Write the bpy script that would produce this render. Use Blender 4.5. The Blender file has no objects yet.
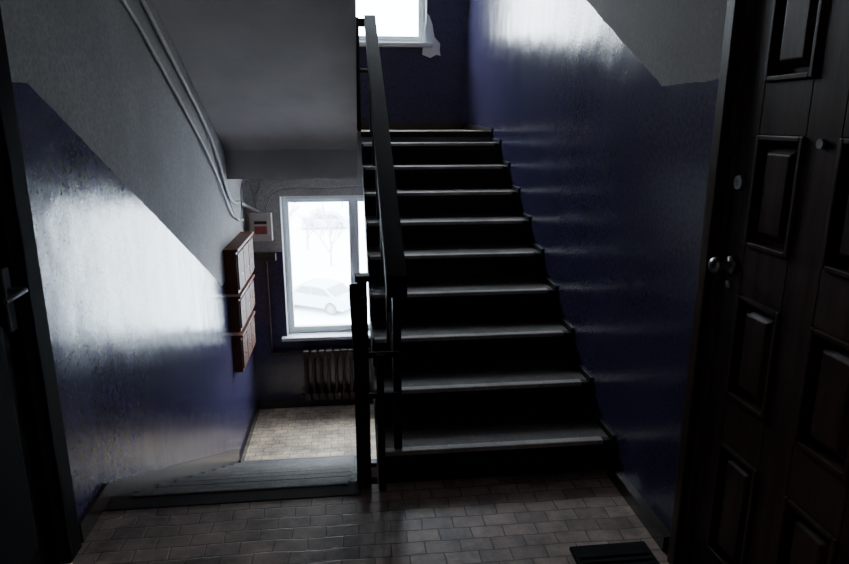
import bpy, bmesh, math, random
from mathutils import Vector, Matrix
random.seed(4)
C = bpy.context.scene.collection

# ------------------------------------------------------------ dimensions
XL, XR = -1.06, 1.133
YB = 6.46            # back wall inner face
YN = -1.6            # wall behind the photographer
Z_UP, Z_LO, Z_NEXT = 1.45, -1.45, 2.975

# ------------------------------------------------------------ node helpers
def newmat(name):
    m = bpy.data.materials.new(name); m.use_nodes = True
    nt = m.node_tree
    return m, nt, nt.nodes['Principled BSDF']
def N(nt, t, **k):
    n = nt.nodes.new(t)
    for a, b in k.items(): setattr(n, a, b)
    return n
def math_n(nt, op, a, b=None, clamp=False):
    n = N(nt, 'ShaderNodeMath', operation=op); n.use_clamp = clamp
    for i, v in enumerate((a, b)):
        if v is None: continue
        if isinstance(v, (int, float)): n.inputs[i].default_value = v
        else: nt.links.new(v, n.inputs[i])
    return n.outputs[0]
def mixc(nt, fac, a, b):
    n = N(nt, 'ShaderNodeMix', data_type='RGBA')
    for i, v in ((0, fac), (6, a), (7, b)):
        if isinstance(v, (int, float)): n.inputs[i].default_value = v
        elif isinstance(v, tuple): n.inputs[i].default_value = (*v, 1)
        else: nt.links.new(v, n.inputs[i])
    return n.outputs[2]
def noise(nt, vec, scale, detail=4, rough=.55):
    n = N(nt, 'ShaderNodeTexNoise'); n.inputs['Scale'].default_value = scale
    n.inputs['Detail'].default_value = detail; n.inputs['Roughness'].default_value = rough
    nt.links.new(vec, n.inputs['Vector']); return n.outputs[0]
def ramp(nt, f, lo, hi):
    n = N(nt, 'ShaderNodeMapRange'); n.clamp = True
    nt.links.new(f, n.inputs[0]); n.inputs[1].default_value = lo; n.inputs[2].default_value = hi
    return n.outputs[0]
def bump(nt, bsdf, h, strength, dist=.01):
    n = N(nt, 'ShaderNodeBump'); n.inputs['Strength'].default_value = strength
    n.inputs['Distance'].default_value = dist
    nt.links.new(h, n.inputs['Height']); nt.links.new(n.outputs[0], bsdf.inputs['Normal'])
def simple(name, col, rough=.5, metal=0., var=.25, sc=12, bmp=.1, coat=0, spec=.5):
    m, nt, b = newmat(name)
    tc = N(nt, 'ShaderNodeTexCoord')
    f = noise(nt, tc.outputs['Object'], sc)
    c = mixc(nt, f, tuple(x*(1-var) for x in col), tuple(min(1, x*(1+var)) for x in col))
    nt.links.new(c, b.inputs['Base Color'])
    b.inputs['Roughness'].default_value = rough; b.inputs['Metallic'].default_value = metal
    b.inputs['Coat Weight'].default_value = coat; b.inputs['Specular IOR Level'].default_value = spec
    if bmp: bump(nt, b, f, bmp, .005)
    return m

BLUE = (.046, .041, .094); WHITE = (.44, .42, .41)
def wall_mat(name, kind):
    m, nt, b = newmat(name)
    tc = N(nt, 'ShaderNodeTexCoord'); P = tc.outputs['Object']
    s = N(nt, 'ShaderNodeSeparateXYZ'); nt.links.new(P, s.inputs[0])
    y, z = s.outputs[1], s.outputs[2]
    wob = math_n(nt, 'MULTIPLY', math_n(nt, 'SUBTRACT', noise(nt, P, 9), .5), .02)
    zz = math_n(nt, 'ADD', z, wob)
    if kind == 'left':
        h = math_n(nt, 'ADD', math_n(nt, 'MULTIPLY', y, -.508), 1.66+2.35*.508)
        h = math_n(nt, 'MAXIMUM', math_n(nt, 'MINIMUM', h, 1.66), .25)
        fac = math_n(nt, 'GREATER_THAN', h, zz)
    elif kind == 'right':
        h = math_n(nt, 'ADD', math_n(nt, 'MULTIPLY', y, .508), 1.66-2.33*.508)
        h = math_n(nt, 'MINIMUM', math_n(nt, 'MAXIMUM', h, 1.66), 3.13)
        fac = math_n(nt, 'GREATER_THAN', h, zz)
    elif kind == 'back':
        a = math_n(nt, 'GREATER_THAN', .25, zz)
        c1 = math_n(nt, 'GREATER_THAN', zz, 1.3); c2 = math_n(nt, 'GREATER_THAN', 3.13, zz)
        fac = math_n(nt, 'MAXIMUM', a, math_n(nt, 'MULTIPLY', c1, c2))
    else:
        fac = math_n(nt, 'GREATER_THAN', 1.66, zz)
    n1 = noise(nt, P, 1.3, 6, .65); n2 = noise(nt, P, 60, 4, .6)
    k = .65 if kind == 'back' else 1  # back wall blue darkened to imitate its weaker light
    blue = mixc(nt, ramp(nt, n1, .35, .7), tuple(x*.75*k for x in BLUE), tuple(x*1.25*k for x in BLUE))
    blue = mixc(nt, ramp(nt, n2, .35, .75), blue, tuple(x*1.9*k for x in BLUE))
    wht = mixc(nt, ramp(nt, n1, .3, .7), tuple(x*.68 for x in WHITE), tuple(x*1.12 for x in WHITE))
    wht = mixc(nt, ramp(nt, n2, .3, .75), wht, tuple(x*.6 for x in WHITE))
    nt.links.new(mixc(nt, fac, wht, blue), b.inputs['Base Color'])
    mp = N(nt, 'ShaderNodeMapping'); mp.inputs['Scale'].default_value = (1, 1, .12)
    nt.links.new(P, mp.inputs[0])
    st = noise(nt, mp.outputs[0], 11, 4, .6)
    rr = math_n(nt, 'ADD', .11, math_n(nt, 'MULTIPLY', st, .18))
    r = math_n(nt, 'ADD', math_n(nt, 'MULTIPLY', fac, rr), math_n(nt, 'MULTIPLY', math_n(nt, 'SUBTRACT', 1, fac), .85))
    nt.links.new(r, b.inputs['Roughness'])
    nt.links.new(math_n(nt, 'ADD', math_n(nt, 'MULTIPLY', fac, .5), .3), b.inputs['Specular IOR Level'])
    hgt = math_n(nt, 'ADD', math_n(nt, 'MULTIPLY', noise(nt, P, 6, 1, .4), 1.2), math_n(nt, 'MULTIPLY', n2, .15))
    bump(nt, b, hgt, .27, .01)
    return m

def tile_mat(name, c1, c2, mortar):
    m, nt, b = newmat(name)
    tc = N(nt, 'ShaderNodeTexCoord'); P = tc.outputs['Object']
    wv = N(nt, 'ShaderNodeVectorMath', operation='SCALE')
    nz = N(nt, 'ShaderNodeTexNoise'); nz.inputs['Scale'].default_value = 4
    nt.links.new(P, nz.inputs['Vector']); nt.links.new(nz.outputs['Color'], wv.inputs[0]); wv.inputs['Scale'].default_value = .03
    av = N(nt, 'ShaderNodeVectorMath', operation='ADD'); nt.links.new(P, av.inputs[0]); nt.links.new(wv.outputs[0], av.inputs[1])
    br = N(nt, 'ShaderNodeTexBrick'); nt.links.new(av.outputs[0], br.inputs['Vector'])
    br.inputs['Scale'].default_value = 1; br.inputs['Brick Width'].default_value = .125
    br.inputs['Row Height'].default_value = .07; br.inputs['Mortar Size'].default_value = .0032
    br.inputs['Mortar Smooth'].default_value = .5
    br.inputs['Color1'].default_value = (*c1, 1); br.inputs['Color2'].default_value = (*c2, 1); br.inputs['Mortar'].default_value = (*mortar, 1)
    n1 = noise(nt, P, 4, 7, .75)
    dirt = mixc(nt, ramp(nt, n1, .38, .62), (.5, .47, .45), (1.25, 1.2, 1.15))
    mul = N(nt, 'ShaderNodeMix', data_type='RGBA', blend_type='MULTIPLY'); mul.inputs[0].default_value = 1
    nt.links.new(br.outputs[0], mul.inputs[6]); nt.links.new(dirt, mul.inputs[7])
    nt.links.new(mul.outputs[2], b.inputs['Base Color'])
    r = math_n(nt, 'ADD', .32, math_n(nt, 'MULTIPLY', n1, .3)); nt.links.new(r, b.inputs['Roughness'])
    h = math_n(nt, 'ADD', math_n(nt, 'MULTIPLY', br.outputs[1], -.8), math_n(nt, 'MULTIPLY', noise(nt, P, 25), .6))
    bump(nt, b, h, .5, .004)
    return m

def tread_mat(name, a, b_, c_, back_shade=False):
    m, nt, b = newmat(name)
    tc = N(nt, 'ShaderNodeTexCoord'); P = tc.outputs['Object']
    n1 = noise(nt, P, 7, 6, .7); n2 = noise(nt, P, 60, 3, .6)
    c = mixc(nt, ramp(nt, n1, .3, .7), a, b_)
    c = mixc(nt, ramp(nt, n2, .6, .7), c, c_)
    if back_shade:   # shade cast by the next riser, painted on each tread's back
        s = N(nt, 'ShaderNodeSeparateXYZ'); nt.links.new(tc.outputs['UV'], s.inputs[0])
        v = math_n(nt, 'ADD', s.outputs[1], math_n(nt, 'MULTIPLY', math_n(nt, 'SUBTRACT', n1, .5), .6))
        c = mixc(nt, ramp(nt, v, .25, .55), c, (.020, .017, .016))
    nt.links.new(c, b.inputs['Base Color'])
    b.inputs['Roughness'].default_value = .6
    bump(nt, b, math_n(nt, 'ADD', n1, n2), .3, .004)
    return m

M = {}
M['wl'] = wall_mat('paint_wall_left', 'left'); M['wr'] = wall_mat('paint_wall_right', 'right')
M['wb'] = wall_mat('paint_wall_back', 'back'); M['wf'] = wall_mat('paint_wall_front', 'front')
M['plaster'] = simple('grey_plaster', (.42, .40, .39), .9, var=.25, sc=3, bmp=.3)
M['plasterd'] = simple('dark_plaster', (.22, .21, .21), .9, var=.2, sc=3, bmp=.3)  # plaster colour darkened to cut bounce from the unseen ceilings
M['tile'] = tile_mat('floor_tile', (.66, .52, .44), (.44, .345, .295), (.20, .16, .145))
M['tile2'] = tile_mat('floor_tile_window_lit', (.90, .74, .54), (.62, .51, .38), (.22, .18, .15))  # landing tile paled to imitate window light falling on it
M['tread'] = tread_mat('worn_tread_back_shade', (.13, .11, .098), (.27, .235, .21), (.34, .30, .27), True)
M['treadd'] = tread_mat('dark_tread', (.05, .046, .044), (.10, .092, .085), (.13, .12, .11), True)  # darker treads for the lower flight
M['nose'] = tread_mat('worn_nosing_highlight', (.40, .36, .33), (.74, .68, .62), (.78, .72, .67))  # worn edge paled further, imitating the highlight along each nosing
M['nosed'] = tread_mat('dark_nosing', (.07, .065, .062), (.16, .145, .14), (.20, .18, .17))  # darker nosing for the lower flight and landing trim
M['black'] = simple('black_stair_paint', (.013, .010, .010), .6, sc=20, bmp=.2)
M['concrete'] = simple('concrete_edge', (.04, .035, .033), .8, sc=9, bmp=.25, spec=.2)
M['rail'] = simple('rail_steel_paint', (.02, .013, .012), .55, sc=18, spec=.3)
M['hrail'] = simple('handrail_wood_paint', (.022, .014, .012), .7, sc=14, spec=.18)
M['pvc'] = simple('white_pvc', (.75, .78, .8), .3, var=.03, bmp=0)
M['sill'] = simple('sill_white', (.7, .72, .74), .35, var=.05, bmp=0)
M['iron'] = simple('radiator_paint', (.045, .030, .027), .5, sc=20, spec=.3)
M['cable'] = simple('cable_grey', (.22, .22, .23), .5, bmp=0)
M['pipe'] = simple('conduit_white', (.45, .44, .43), .5, bmp=0)
M['mail'] = simple('mailbox_brown', (.12, .042, .024), .6, sc=14, spec=.2)
M['maild'] = simple('mailbox_door', (.09, .034, .020), .6, sc=14, spec=.2)
M['slot'] = simple('mailbox_slot', (.01, .01, .01), .6)
M['boxw'] = simple('box_white', (.45, .42, .40), .4, var=.08)
M['boxr'] = simple('box_red', (.25, .045, .04), .35)
M['chrome'] = simple('worn_nickel', (.4, .39, .4), .3, 1., var=.1, bmp=0)
M['base'] = simple('baseboard_brown', (.05, .035, .03), .22, sc=12)
M['mat'] = simple('mat_rubber', (.012, .012, .013), .95, sc=90, bmp=.8)
M['leather'] = simple('door_leatherette', (.010, .008, .008), .85, sc=14, spec=.05)
M['snow'] = simple('snow_ground', (.80, .85, .87), .9, var=.25, sc=.12, bmp=0)
M['asphalt'] = simple('slushy_road', (.76, .82, .84), .9, var=.2, sc=.5, bmp=0)
M['bark'] = simple('bark', (.42, .43, .43), .9)
M['carA'] = simple('car_paint_silver', (.50, .56, .59), .5, var=.03, coat=.1)
M['carB'] = simple('car_paint_blue', (.42, .51, .57), .5, var=.03, coat=.1)
M['carglass'] = simple('car_glass', (.20, .23, .24), .3, bmp=0)
M['tyre'] = simple('tyre', (.18, .18, .18), .8)
def wood(name, a, b_):
    m, nt, b = newmat(name)
    tc = N(nt, 'ShaderNodeTexCoord')
    mp = N(nt, 'ShaderNodeMapping'); mp.inputs['Scale'].default_value = (12, 12, 1.2)
    nt.links.new(tc.outputs['Object'], mp.inputs[0])
    f = noise(nt, mp.outputs[0], 3, 7, .65)
    nt.links.new(mixc(nt, ramp(nt, f, .3, .7), a, b_), b.inputs['Base Color'])
    b.inputs['Roughness'].default_value = .42
    b.inputs['Specular IOR Level'].default_value = .25
    bump(nt, b, f, .15, .003)
    return m
M['wood'] = wood('door_dark_wood', (.034, .015, .011), (.09, .046, .033))
# glass
m, nt, b = newmat('window_glass')
for n in list(nt.nodes):
    if n.type == 'BSDF_PRINCIPLED': nt.nodes.remove(n)
out = [n for n in nt.nodes if n.type == 'OUTPUT_MATERIAL'][0]
tr = N(nt, 'ShaderNodeBsdfTransparent'); tr.inputs[0].default_value = (.95, .98, 1, 1)
gl = N(nt, 'ShaderNodeBsdfGlossy'); gl.inputs['Roughness'].default_value = .02
mx = N(nt, 'ShaderNodeMixShader'); mx.inputs[0].default_value = .06
nt.links.new(tr.outputs[0], mx.inputs[1]); nt.links.new(gl.outputs[0], mx.inputs[2]); nt.links.new(mx.outputs[0], out.inputs[0])
M['glass'] = m
m, nt, b = newmat('fill_lamp_glass'); b.inputs['Base Color'].default_value = (.8, .75, .65, 1)  # glowing glass of the added fill fixture
b.inputs['Emission Color'].default_value = (1, .78, .55, 1); b.inputs['Emission Strength'].default_value = 1
M['lamp'] = m

# ------------------------------------------------------------ mesh helpers
class MB:
    """mesh builder: several shapes joined in one object"""
    def __init__(s, name, mats, parent=None, bevel=0):
        s.name, s.mats, s.parent, s.bevel = name, mats, parent, bevel; s.bm = bmesh.new(); s.uv = s.bm.loops.layers.uv.new('UVMap')
    def box(s, x0, x1, y0, y1, z0, z1, mi=0, mat=None, uvf=None):
        vs = [s.bm.verts.new(Vector((x, y, z))) for x in (x0, x1) for y in (y0, y1) for z in (z0, z1)]
        if mat is not None:
            for v in vs: v.co = mat @ v.co
        for q in ((0,1,3,2),(4,6,7,5),(0,4,5,1),(2,3,7,6),(0,2,6,4),(1,5,7,3)):
            f = s.bm.faces.new([vs[i] for i in q]); f.material_index = mi
            if uvf:
                for lp in f.loops: lp[s.uv].uv = uvf(lp.vert.co)
        return vs
    def prism(s, pts, x0, x1, mi=0):
        a = [s.bm.verts.new((x0, p[0], p[1])) for p in pts]; b = [s.bm.verts.new((x1, p[0], p[1])) for p in pts]
        n = len(pts)
        for i in range(n):
            f = s.bm.faces.new((a[i], a[(i+1) % n], b[(i+1) % n], b[i])); f.material_index = mi
        for l in (a, b[::-1]):
            f = s.bm.faces.new(l); f.material_index = mi
    def cyl(s, p0, p1, r, mi=0, seg=14, r2=None):
        p0, p1 = Vector(p0), Vector(p1); d = p1-p0
        q = d.to_track_quat('Z', 'Y').to_matrix().to_4x4()
        res = bmesh.ops.create_cone(s.bm, cap_ends=True, segments=seg, radius1=r, radius2=r if r2 is None else r2,
                                    depth=d.length, matrix=Matrix.Translation((p0+p1)/2) @ q)
        for v in res['verts']:
            for f in v.link_faces: f.material_index = mi
    def frustum(s, x_lo, x_hi, y0, y1, z0, z1, inset, mi=0):
        a = [(x_lo, y0, z0), (x_lo, y1, z0), (x_lo, y1, z1), (x_lo, y0, z1)]
        i = inset
        b = [(x_hi, y0+i, z0+i), (x_hi, y1-i, z0+i), (x_hi, y1-i, z1-i), (x_hi, y0+i, z1-i)]
        va = [s.bm.verts.new(p) for p in a]; vb = [s.bm.verts.new(p) for p in b]
        for k in range(4):
            s.bm.faces.new((va[k], va[(k+1) % 4], vb[(k+1) % 4], vb[k])).material_index = mi
        s.bm.faces.new(vb).material_index = mi; s.bm.faces.new(va[::-1]).material_index = mi
    def done(s, smooth=False):
        bmesh.ops.recalc_face_normals(s.bm, faces=s.bm.faces)
        me = bpy.data.meshes.new(s.name); s.bm.to_mesh(me); s.bm.free()
        for mt in s.mats: me.materials.append(M[mt])
        o = bpy.data.objects.new(s.name, me); C.objects.link(o)
        if s.parent: o.parent = s.parent
        if s.bevel:
            md = o.modifiers.new('bevel', 'BEVEL'); md.width = s.bevel; md.segments = 2; md.limit_method = 'ANGLE'
        if smooth:
            for p in me.polygons: p.use_smooth = True
        return o
def empty(name):
    e = bpy.data.objects.new(name, None); C.objects.link(e); return e

# ------------------------------------------------------------ shell
ZB, ZT = -3.1, 4.65
w = MB('wall_left', ['wl'])
w.box(XL-.3, XL, 2.12, YB+.35, ZB, ZT); w.box(XL-.3, XL, 1.26, 2.12, 2.06, ZT); w.box(XL-.3, XL, 1.26, 2.12, ZB, 0)
w.box(XL-.3, XL, YN-.3, 1.26, ZB, ZT); w.done()
w = MB('wall_right', ['wr'])
w.box(XR, XR+.3, 1.82, YB+.35, ZB, ZT); w.box(XR, XR+.3, 1.06, 1.82, 2.08, ZT); w.box(XR, XR+.3, 1.06, 1.82, ZB, 0)
w.box(XR, XR+.3, YN-.3, 1.06, ZB, ZT); w.done()
WX0, WX1 = -.72, .75
wins = [(-.65, .81), (2.25, 3.71)]
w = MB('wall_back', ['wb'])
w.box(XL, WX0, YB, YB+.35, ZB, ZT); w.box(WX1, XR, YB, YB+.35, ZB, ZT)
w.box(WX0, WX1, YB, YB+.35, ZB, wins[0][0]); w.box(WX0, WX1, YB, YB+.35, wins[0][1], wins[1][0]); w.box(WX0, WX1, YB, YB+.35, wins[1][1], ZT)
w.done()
w = MB('wall_front', ['wf']); w.box(XL, XR, YN-.3, YN, ZB, ZT); w.done()
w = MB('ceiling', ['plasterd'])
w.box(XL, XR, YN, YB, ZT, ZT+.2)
w.done()

# floors / landings
w = MB('floor', ['tile', 'concrete']); w.box(XL, XR, YN, 2.50, -.2, 0)
w.done()
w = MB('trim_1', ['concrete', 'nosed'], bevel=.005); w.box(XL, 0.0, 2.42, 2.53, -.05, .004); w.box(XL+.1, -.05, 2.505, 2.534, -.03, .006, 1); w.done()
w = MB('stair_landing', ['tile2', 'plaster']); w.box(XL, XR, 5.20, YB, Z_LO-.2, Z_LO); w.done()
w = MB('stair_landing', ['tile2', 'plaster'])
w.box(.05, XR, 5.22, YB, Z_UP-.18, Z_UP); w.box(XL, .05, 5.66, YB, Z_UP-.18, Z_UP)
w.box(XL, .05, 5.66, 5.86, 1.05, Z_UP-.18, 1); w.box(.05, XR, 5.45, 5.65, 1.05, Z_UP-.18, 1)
for f in w.bm.faces:
    if f.calc_center_median().z < Z_UP-.01: f.material_index = 1
w.done()
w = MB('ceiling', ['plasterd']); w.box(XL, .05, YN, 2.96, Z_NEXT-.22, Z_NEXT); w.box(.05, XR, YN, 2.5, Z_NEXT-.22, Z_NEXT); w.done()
w = MB('floor', ['tile']); w.box(XL, XR, YN, YB, ZB-.1, ZB+.1); w.done()

# ------------------------------------------------------------ stair flights
def flight(x0, x1, ys, d, zs, rises, run=.3, t=.16, nm='nose', tm='tread'):
    w = MB('stair_flight', ['black', 'plaster', tm, nm])
    n = len(rises); pts = [(ys, zs-t)]; z = zs
    tre = []
    for k, r in enumerate(rises):
        zi = z; z += r; y = ys+d*run*k
        if k < n-1:
            pts += [(y, z-.02), (y+d*run, z-.02)]
            tre.append((y, z))
        else:
            pts += [(y, z-.02), (y+d*.02, z-.02), (y+d*.02, zi-t)]
            last = (y, z)
    pp = [pts[0]]
    for p in pts[1:]:
        if (Vector(p)-Vector(pp[-1])).length > 1e-5: pp.append(p)
    w.prism(pp, x0, x1, 0)
    for y, z in tre:
        ya, yb = sorted((y-d*.002, y+d*run))
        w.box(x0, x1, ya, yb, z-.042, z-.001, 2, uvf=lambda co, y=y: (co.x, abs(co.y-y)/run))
        ya, yb = sorted((y-d*.03, y+d*.012))
        w.box(x0+.012, x1-.035, ya, yb, z-.022, z, 3)
        w.box(x0, x1, min(ya, yb)+.004, max(ya, yb)-.004, z-.042, z-.004, 0)
    y, z = last
    ya, yb = sorted((y-d*.028, y+d*.05)); w.box(x0, x1, ya, yb, z-.042, z+.003, 0)
    bmesh.ops.recalc_face_normals(w.bm, faces=w.bm.faces)
    for f in w.bm.faces:
        if f.material_index == 0 and (f.normal.z < -.5): f.material_index = 1
    w.bevel = .005
    return w.done()
R = .1525
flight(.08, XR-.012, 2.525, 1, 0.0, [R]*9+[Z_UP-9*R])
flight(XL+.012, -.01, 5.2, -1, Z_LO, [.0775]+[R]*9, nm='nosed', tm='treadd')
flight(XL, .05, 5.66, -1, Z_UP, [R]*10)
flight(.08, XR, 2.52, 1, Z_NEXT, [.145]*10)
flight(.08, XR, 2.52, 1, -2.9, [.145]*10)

w = MB('baseboard_right', ['black', 'base'])
pts = []
for k in range(10):
    y = 2.525+.3*k; zt = R*(k+1) if k < 9 else Z_UP
    pts += [(y-.04, (R*k if k else 0)+.025 if k else .0), (y-.04, zt+.025)]
top = pts[:]
low = [(YB, Z_UP+.055), (YB, Z_UP-.1), (5.2, Z_UP-.3), (2.6, -.1), (2.47, 0)]
clean = []
for p in top+low:
    if not clean or (Vector(p)-Vector(clean[-1])).length > 1e-4: clean.append(p)
w.prism(clean, XR-.012, XR, 0)
w.box(XR-.035, XR, 1.93, 2.47, 0, .06, 1)
w.done()
w = MB('baseboard_left', ['base']); w.box(XL, XL+.02, 2.22, 2.5, 0, .08); w.box(XL, XL+.02, 5.22, YB, Z_LO, Z_LO+.09)
w.prism([(2.5, .08), (5.22, Z_LO+.2), (5.22, Z_LO), (2.5, -.2)], XL, XL+.011); w.done()
w = MB('baseboard_back', ['base']); w.box(XL, XR, YB-.02, YB, Z_LO, Z_LO+.09); w.box(XL, XR-.012, YB-.02, YB, Z_UP, Z_UP+.07); w.done()

# ------------------------------------------------------------ railings
def bar(w, p0, p1, wx, hz, mi=0):
    x, y0, z0 = p0; _, y1, z1 = p1
    w.prism([(y0, z0), (y1, z1), (y1, z1-hz), (y0, z0-hz)], x-wx/2, x+wx/2, mi)
def railing(x, ya, za, yb, zb, floor_fn, hw=.075, hh=.09, nb=5, sub=(.30, .58), bw=.025):
    w = MB('stair_railing', ['rail', 'hrail'], bevel=.004)
    bar(w, (x, ya, za), (x, yb, zb), hw, hh, 1)
    for s_ in sub: bar(w, (x, ya, za-s_), (x, yb, zb-s_), .014, .035, 0)
    for i in range(nb):
        t = i/(nb-1); y = ya+(yb-ya)*t; y = min(max(y, min(ya, yb)+bw), max(ya, yb)-bw)
        z = za+(zb-za)*((y-ya)/(yb-ya))
        w.box(x-bw/2, x+bw/2, y-bw/2, y+bw/2, floor_fn(y), z-hh*.5)
    return w
def up_fn(y):
    k = math.floor((y-2.497)/.3)+1
    return 0 if k < 1 else min(R*k, Z_UP)
w = railing(.168, 2.50, .93, 5.25, 2.32, up_fn, hw=.085, nb=6, bw=.035)
w.done()
w = railing(-.0, 5.25, Z_LO+.88, 2.52, .90, lambda y: max(Z_LO, Z_LO+.0775-R+R*(math.floor((5.2-y)/.3)+1)) if y < 5.2 else Z_LO, hw=.05, hh=.06, nb=5, bw=.028)
w.box(.008, .048, 2.47, 2.51, 0, .92); w.box(.0, .058, 2.455, 2.52, .92, .945)
w.box(.078, .108, 2.44, 2.47, 0, .62)
w.box(.04, .17, 2.455, 2.47, .42, .445); w.box(.04, .17, 2.455, 2.47, .60, .625)
w.done()
w = railing(.0, 5.6, Z_UP+.95, 2.96, Z_NEXT+.8, lambda y: Z_UP+R*(math.floor((5.66-y)/.3)+1), hw=.06, hh=.06, nb=6)
w.box(.03, .14, 5.5, 5.56, Z_UP+.82, Z_UP+.88, 1)
w.box(.055, .085, 5.30, 5.33, Z_UP, Z_UP+.86); w.box(.05, .17, 5.30, 5.33, Z_UP+.45, Z_UP+.48)
w.box(-.02, .02, 5.62, 5.66, Z_UP, Z_UP+.93)
w.done()

# ------------------------------------------------------------ windows
def window(i, z0, z1):
    e = empty('window_%d' % i)
    y0 = YB+.10
    w = MB('frame', ['pvc'], e, .006)
    f = .045
    def ring(x0, x1, za, zb, t, ya, yb):
        w.box(x0, x0+t, ya, yb, za, zb); w.box(x1-t, x1, ya, yb, za, zb)
        w.box(x0+t, x1-t, ya, yb, za, za+t); w.box(x0+t, x1-t, ya, yb, zb-t, zb)
    ring(WX0, WX1, z0, z1, f, y0, y0+.07)
    xm = (WX0+WX1)/2-.01
    w.box(xm-.02, xm+.02, y0, y0+.07, z0+f, z1-f)
    ring(WX0+f, xm-.02, z0+f, z1-f, .03, y0-.015, y0+.05)
    ring(xm+.02, WX1-f, z0+f, z1-f, .03, y0-.015, y0+.05)
    w.done()
    w = MB('handle', ['pvc'], e, .003); zm = (z0+z1)/2
    w.box(xm-.045, xm-.025, y0-.025, y0-.015, zm-.03, zm+.03); w.box(xm-.04, xm-.03, y0-.05, y0-.025, zm-.01, zm+.01)
    w.box(xm-.044, xm-.027, y0-.055, y0-.04, zm-.12, zm+.01); w.done()
    w = MB('pane', ['glass'], e)
    w.box(WX0+f+.025, xm-.045, y0+.018, y0+.022, z0+f+.025, z1-f-.025); w.box(xm+.045, WX1-f-.025, y0+.018, y0+.022, z0+f+.025, z1-f-.025); w.done()
    w = MB('sill', ['sill'], e, .008); w.box(WX0-.05, WX1+.05, YB-.07, YB+.10, z0-.035, z0+.003); w.done()
    w = MB('reveal', ['pvc'], e)
    w.box(WX0, WX0+.008, YB-.002, YB+.10, z0, z1); w.box(WX1-.008, WX1, YB-.002, YB+.10, z0, z1); w.box(WX0, WX1, YB-.002, YB+.10, z1-.008, z1); w.done()
    l = bpy.data.lights.new('window_portal', 'AREA'); l.shape = 'RECTANGLE'; l.size = WX1-WX0; l.size_y = z1-z0
    l.cycles.is_portal = True
    o = bpy.data.objects.new('portal', l); C.objects.link(o); o.parent = e
    o.location = ((WX0+WX1)/2, YB+.30, (z0+z1)/2); o.rotation_euler = (math.radians(-90), 0, 0)
window(1, *wins[0]); window(2, *wins[1])

w = MB('plaster_patch', ['sill'])
pts = [(.70, 2.15), (.78, 2.12), (.84, 2.15), (.88, 2.14), (.87, 2.19), (.875, 2.25), (.82, 2.31), (.80, 2.42), (.77, 2.5), (.75, 2.52)]
vs = [w.bm.verts.new((x, YB-.003, z)) for x, z in pts]; w.bm.faces.new(vs)
o = w.done(); o.modifiers.new('s', 'SOLIDIFY').thickness = .004

# ------------------------------------------------------------ radiator
w = MB('radiator', ['iron'], bevel=.008)
rz0, rz1 = Z_LO+.13, Z_LO+.68
for i in range(13):
    x = -.52+i*.078
    w.box(x-.031, x+.031, YB-.15, YB-.04, rz1-.08, rz1); w.box(x-.031, x+.031, YB-.15, YB-.04, rz0, rz0+.08)
    w.cyl((x-.012, YB-.125, rz0+.04), (x-.012, YB-.125, rz1-.04), .016); w.cyl((x-.012, YB-.065, rz0+.04), (x-.012, YB-.065, rz1-.04), .016)
    w.box(x-.02, x+.004, YB-.12, YB-.07, rz0+.05, rz1-.05)
w.cyl((-.88, YB-.05, rz1-.04), (.5, YB-.05, rz1-.04), .018); w.cyl((-.6, YB-.095, rz0+.04), (.5, YB-.095, rz0+.04), .022)
for x in (-.45, .35): w.box(x-.012, x+.012, YB-.1, YB, rz0+.1, rz0+.13)
w.cyl((-.88, YB-.05, rz1-.04), (-.88, YB-.05, .165), .014)
w.done()

# ------------------------------------------------------------ mailboxes on left wall
w = MB('mailbox_rack', ['mail', 'maild', 'slot', 'chrome'], bevel=.004)
zr = [(.14, .51), (-.21, .10), (-.59, -.26)]
for j, (z0, z1) in enumerate(zr):
    y0, y1, dx = 5.26+.05*j, 6.12-.02*j, .10-.014*j
    w.box(XL, XL+dx, y0, y1, z0, z1, 0)
    w.box(XL, XL+dx+.02, y0-.012, y1+.012, z1-.015, z1+.01, 0)
    nn = 3
    for i in range(nn):
        a = y0+.02+i*(y1-y0-.02)/nn; b_ = a+(y1-y0-.02)/nn-.02
        w.box(XL+dx, XL+dx+.012, a, b_, z0+.03, z1-.04, 1)
        w.box(XL+dx+.011, XL+dx+.014, a+.05, b_-.05, z1-.10, z1-.08, 2)
        w.cyl((XL+dx+.01, (a+b_)/2, z0+.14), (XL+dx+.02, (a+b_)/2, z0+.14), .012, 3)
w.done()

w = MB('electrical_box', ['boxw', 'boxr', 'slot'], bevel=.006)
w.box(-1.01, -.80, YB-.09, YB, .38, .65, 0); w.box(-.985, -.825, YB-.098, YB-.089, .43, .60, 0)
w.box(-.965, -.845, YB-.102, YB-.097, .45, .53, 1); w.box(-.965, -.845, YB-.102, YB-.097, .55, .58, 2)
w.done()
w = MB('junction_box', ['iron'], bevel=.005); w.box(-.98, -.78, YB-.08, YB, .17, .25); w.box(-.96, -.80, YB-.09, YB-.079, .19, .23); w.done()

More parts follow.
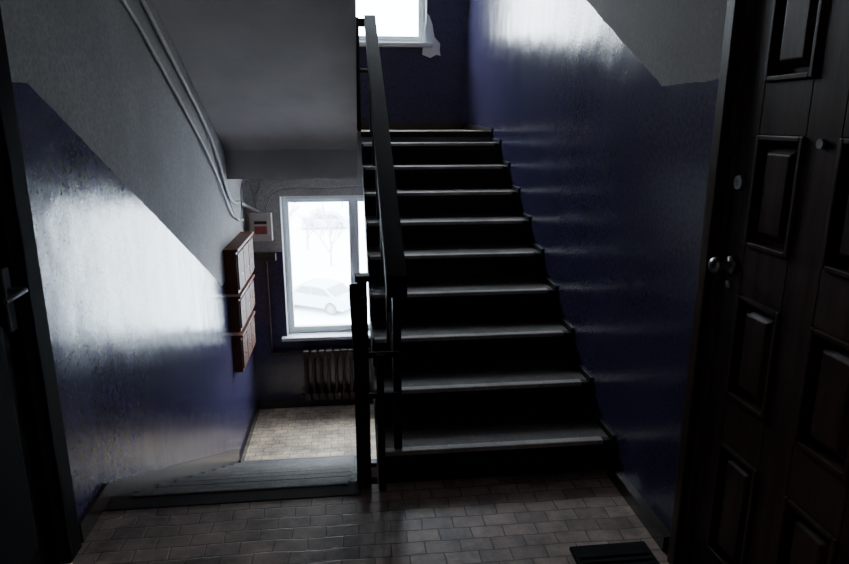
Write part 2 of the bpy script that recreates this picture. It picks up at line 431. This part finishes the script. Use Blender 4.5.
# ------------------------------------------------------------ cables
def cable(name, pts, r=.008, mat='cable'):
    cu = bpy.data.curves.new(name, 'CURVE'); cu.dimensions = '3D'; cu.bevel_depth = r; cu.bevel_resolution = 2
    s = cu.splines.new('NURBS'); s.points.add(len(pts)-1); s.use_endpoint_u = True; s.order_u = 3
    for p, q in zip(s.points, pts): p.co = (*q, 1)
    cu.materials.append(M[mat]); o = bpy.data.objects.new(name, cu); C.objects.link(o); return o
def und(y): return 1.29+.508*(5.66-y)
xw = XL+.018
cable('conduit_pipe', [(xw, 2.0, und(2.96)-.2), (xw, 3.0, und(3.0)-.16), (xw, 4.2, und(4.2)-.17), (xw, 5.1, und(5.1)-.16), (xw, 5.5, .95), (xw, 5.8, .82), (xw, 6.1, .80), (xw+.02, 6.4, .72), (-.92, YB-.02, .66)], .014, 'pipe')
cable('conduit_pipe', [(xw, 2.0, und(2.96)-.3), (xw, 3.0, und(3.0)-.36), (xw, 4.2, und(4.2)-.35), (xw, 5.1, und(5.1)-.38), (xw, 5.55, .80), (xw, 5.9, .66), (xw, 6.2, .62)], .011, 'pipe')
cable('cable_wire', [(xw, 5.5, 1.02), (xw, 5.6, .85), (xw+.02, 5.9, .62), (xw+.03, 6.0, .72), (xw, 6.2, .98), (-.98, YB-.02, 1.0), (-.94, YB-.02, .64)], .006)
cable('cable_wire', [(-.99, YB-.015, 1.02), (-.96, YB-.02, .80), (-.90, YB-.02, .90), (-.88, YB-.015, 1.02)], .006)
cable('cable_wire', [(-.86, YB-.015, .64), (-.84, YB-.02, .78), (-.7, YB-.012, .90), (-.3, YB-.012, .885), (.1, YB-.012, .90), (.9, YB-.012, .96)], .007)
cable('cable_wire', [(-.9, YB-.015, 1.05), (-.83, YB-.02, .85), (-.80, YB-.02, .95), (-.5, YB-.012, 1.0), (.8, YB-.012, 1.02)], .005)

# ------------------------------------------------------------ right door (panelled)
e = empty('door_1')
w = MB('frame', ['wood'], e, .006)
w.box(XR-.03, XR+.12, 1.80, 1.90, 0, 2.12); w.box(XR-.03, XR+.12, .98, 1.08, 0, 2.12); w.box(XR-.03, XR+.12, 1.08, 1.80, 2.04, 2.12)
w.box(XR-.045, XR-.028, 1.83, 1.88, 0, 2.09); w.box(XR-.02, XR+.12, 1.08, 1.80, 0, .03)
w.done()
w = MB('leaf', ['wood'], e, .003)
xf = XR-.012
w.box(xf+.018, xf+.05, 1.085, 1.798, .03, 2.04)
cols = [(1.20, 1.39), (1.51, 1.70)]
rows = [(.19, .575), (.73, 1.045), (1.19, 1.50), (1.64, 1.95)]
for a, b_ in ((1.085, 1.20), (1.39, 1.51), (1.70, 1.798)): w.box(xf, xf+.02, a, b_, .03, 2.04)
zs_ = [.03]+[v for r in rows for v in r]+[2.04]
for k in range(0, len(zs_), 2):
    for a, b_ in cols: w.box(xf, xf+.02, a, b_, zs_[k], zs_[k+1])
for a, b_ in cols:
    for c, d in rows:
        t = .014
        for q in ((a, a+t, c, d), (b_-t, b_, c, d), (a+t, b_-t, c, c+t), (a+t, b_-t, d-t, d)):
            w.box(xf-.008, xf+.019, q[0], q[1], q[2], q[3])
        w.frustum(xf+.018, xf-.002, a+.028, b_-.028, c+.028, d-.028, .022)
w.done()
w = MB('door_knob', ['chrome'], e)
w.cyl((xf+.001, 1.755, 1.12), (xf-.010, 1.755, 1.12), .027, seg=24); w.cyl((xf-.01, 1.755, 1.12), (xf-.04, 1.755, 1.12), .010, r2=.013)
bmesh.ops.create_uvsphere(w.bm, u_segments=20, v_segments=14, radius=.025, matrix=Matrix.Translation((xf-.05, 1.755, 1.12)) @ Matrix.Diagonal((.8, 1, 1, 1)))
w.cyl((xf+.001, 1.755, 1.06), (xf-.008, 1.755, 1.06), .012)
w.done(True)
w = MB('lock_cylinder', ['chrome'], e); w.cyl((xf+.001, 1.755, 1.365), (xf-.012, 1.755, 1.365), .02, seg=24); w.box(xf-.014, xf-.011, 1.753, 1.757, 1.355, 1.375); w.done()
w = MB('peephole', ['chrome'], e); w.cyl((xf+.001, 1.45, 1.485), (xf-.008, 1.45, 1.485), .012, seg=20); w.done()

# left door
e = empty('door_2')
w = MB('frame', ['leather'], e, .006)
w.box(XL-.12, XL+.025, 2.10, 2.20, 0, 2.12); w.box(XL-.12, XL+.025, 1.19, 1.28, 0, 2.12); w.box(XL-.12, XL+.025, 1.28, 2.10, 2.03, 2.12); w.done()
w = MB('leaf', ['leather'], e, .006)
w.box(XL-.06, XL-.01, 1.285, 2.095, .01, 2.03)
for z0, z1 in ((.15, .95), (1.10, 1.9)): w.frustum(XL-.011, XL+.004, 1.40, 1.98, z0, z1, .03)
w.done()
w = MB('lever_handle', ['cable'], e, .002)
w.box(XL-.011, XL-.003, 2.02, 2.06, .90, 1.10); w.cyl((XL-.004, 2.04, 1.03), (XL+.045, 2.04, 1.03), .009); w.cyl((XL+.043, 2.045, 1.03), (XL+.045, 1.92, 1.025), .010, r2=.008); w.done()

# doormat
w = MB('doormat', ['mat'], bevel=.005); w.box(.76, 1.05, 1.25, 1.98, 0, .014)
for i in range(22): w.box(.775, 1.035, 1.275+i*.03, 1.287+i*.03, .013, .019)
w.done()

# invented lamp on the landing, added as fill behind the photographer
e = empty('fill_lamp')
w = MB('base', ['pvc'], e); w.cyl((.25, -.2, 2.70), (.25, -.2, 2.755), .09, seg=24); w.done()
w = MB('fill_globe', ['lamp'], e)
res = bmesh.ops.create_uvsphere(w.bm, u_segments=24, v_segments=14, radius=.10, matrix=Matrix.Translation((.25, -.2, 2.63))); w.done(True)
l = bpy.data.lights.new('fill_bulb', 'POINT'); l.energy = 1.2; l.color = (1, .80, .62); l.shadow_soft_size = .10
o = bpy.data.objects.new('fill_bulb', l); C.objects.link(o); o.parent = e; o.location = (.25, -.2, 2.50)

# ------------------------------------------------------------ exterior
GZ = -8.3
w = MB('ground', ['snow']); w.box(-150, 150, 8, 260, GZ-.5, GZ); w.done()
w = MB('road', ['asphalt']); w.box(-80, 80, 28, 39, GZ-.01, GZ+.02); w.box(-80, 80, 56, 66, GZ-.01, GZ+.02); w.done()
def car(loc, rot, paint):
    e = empty('car'); e.location = loc; e.rotation_euler = (0, 0, rot)
    w = MB('body', [paint], e, .05)
    prof = [(-2.15, .32), (-2.2, .62), (-2.1, .92), (-1.6, .98), (-1.05, 1.38), (-.6, 1.46), (.45, 1.45), (1.0, 1.02), (1.95, .86), (2.18, .68), (2.2, .35)]
    arch = []
    for cy in (1.35, -1.35):
        for k in range(0, 9): arch.append((cy+.37*math.cos(math.pi*k/8), .30+.37*math.sin(math.pi*k/8)))
    w.prism(prof+[(2.15, .28)]+arch+[(-2.1, .28)], -.83, .83); w.done()
    w = MB('glazing', ['carglass'], e)
    for x in (-.845, .845):
        w.prism([(-1.35, 1.0), (-.98, 1.33), (-.58, 1.40), (-.2, 1.40), (-.2, 1.0)], x-.01, x+.01)
        w.prism([(-.12, 1.0), (-.12, 1.40), (.42, 1.39), (.88, 1.02)], x-.01, x+.01)
    w.prism([(.50, 1.43), (.98, 1.06), (1.0, 1.08), (.52, 1.46)], -.7, .7); w.prism([(-1.55, 1.0), (-1.1, 1.36), (-1.12, 1.39), (-1.6, 1.02)], -.7, .7); w.done()
    w = MB('wheels', ['tyre', 'chrome'], e)
    for y in (1.35, -1.35):
        for sx in (-1, 1):
            w.cyl((sx*.62, y, .31), (sx*.82, y, .31), .31, 0, 24); w.cyl((sx*.80, y, .31), (sx*.835, y, .31), .19, 1, 18)
    w.done()
    return e
car((-2.6, 60, GZ+.02), math.radians(90), 'carA')
car((-2.0, 33.5, GZ+.02), math.radians(58), 'carB')
def tree(x, y, h, n=4):
    w = MB('bare_tree', ['bark'])
    def br(p, d, L, r, lv):
        q = p+d*L; w.cyl(p, q, r, 0, 6, r2=r*.65)
        if lv == 0: return
        for k in range(4 if lv > 1 else 3):
            nd = (d+Vector((random.uniform(-1, 1), random.uniform(-1, 1), random.uniform(-.2, .7)))*.75).normalized()
            br(p+d*L*random.uniform(.5, 1), nd, L*random.uniform(.55, .8), r*.55, lv-1)
    br(Vector((x, y, GZ-.1)), Vector((0, 0, 1)), h, .10, n); w.done()
tree(-5.2, 47, 2.2); tree(-3.2, 70, 2.6); tree(5.5, 50, 3.0); tree(-9, 70, 3.0); tree(-1.6, 44, 1.8); tree(-1.2, 75, 3); tree(-3.6, 50, 1.6)

# ------------------------------------------------------------ world
wd = bpy.data.worlds.new('overcast'); bpy.context.scene.world = wd; wd.use_nodes = True
nt = wd.node_tree; bg = nt.nodes['Background']
tc = N(nt, 'ShaderNodeTexCoord'); s = N(nt, 'ShaderNodeSeparateXYZ'); nt.links.new(tc.outputs['Generated'], s.inputs[0])
f = ramp(nt, s.outputs[2], -.05, .8)
nt.links.new(mixc(nt, f, (.92, .97, 1.0), (.84, .91, 1.0)), bg.inputs[0]); bg.inputs[1].default_value = 26

# ------------------------------------------------------------ camera
cam = bpy.data.cameras.new('camera'); co = bpy.data.objects.new('camera', cam); C.objects.link(co)
cam.sensor_width = 36; cam.lens = 640*36/849; cam.clip_start = .02; cam.clip_end = 500
co.location = (0, 0, 1.54)
co.rotation_euler = (math.radians(90-14.2), 0, math.radians(-6.4))
bpy.context.scene.camera = co
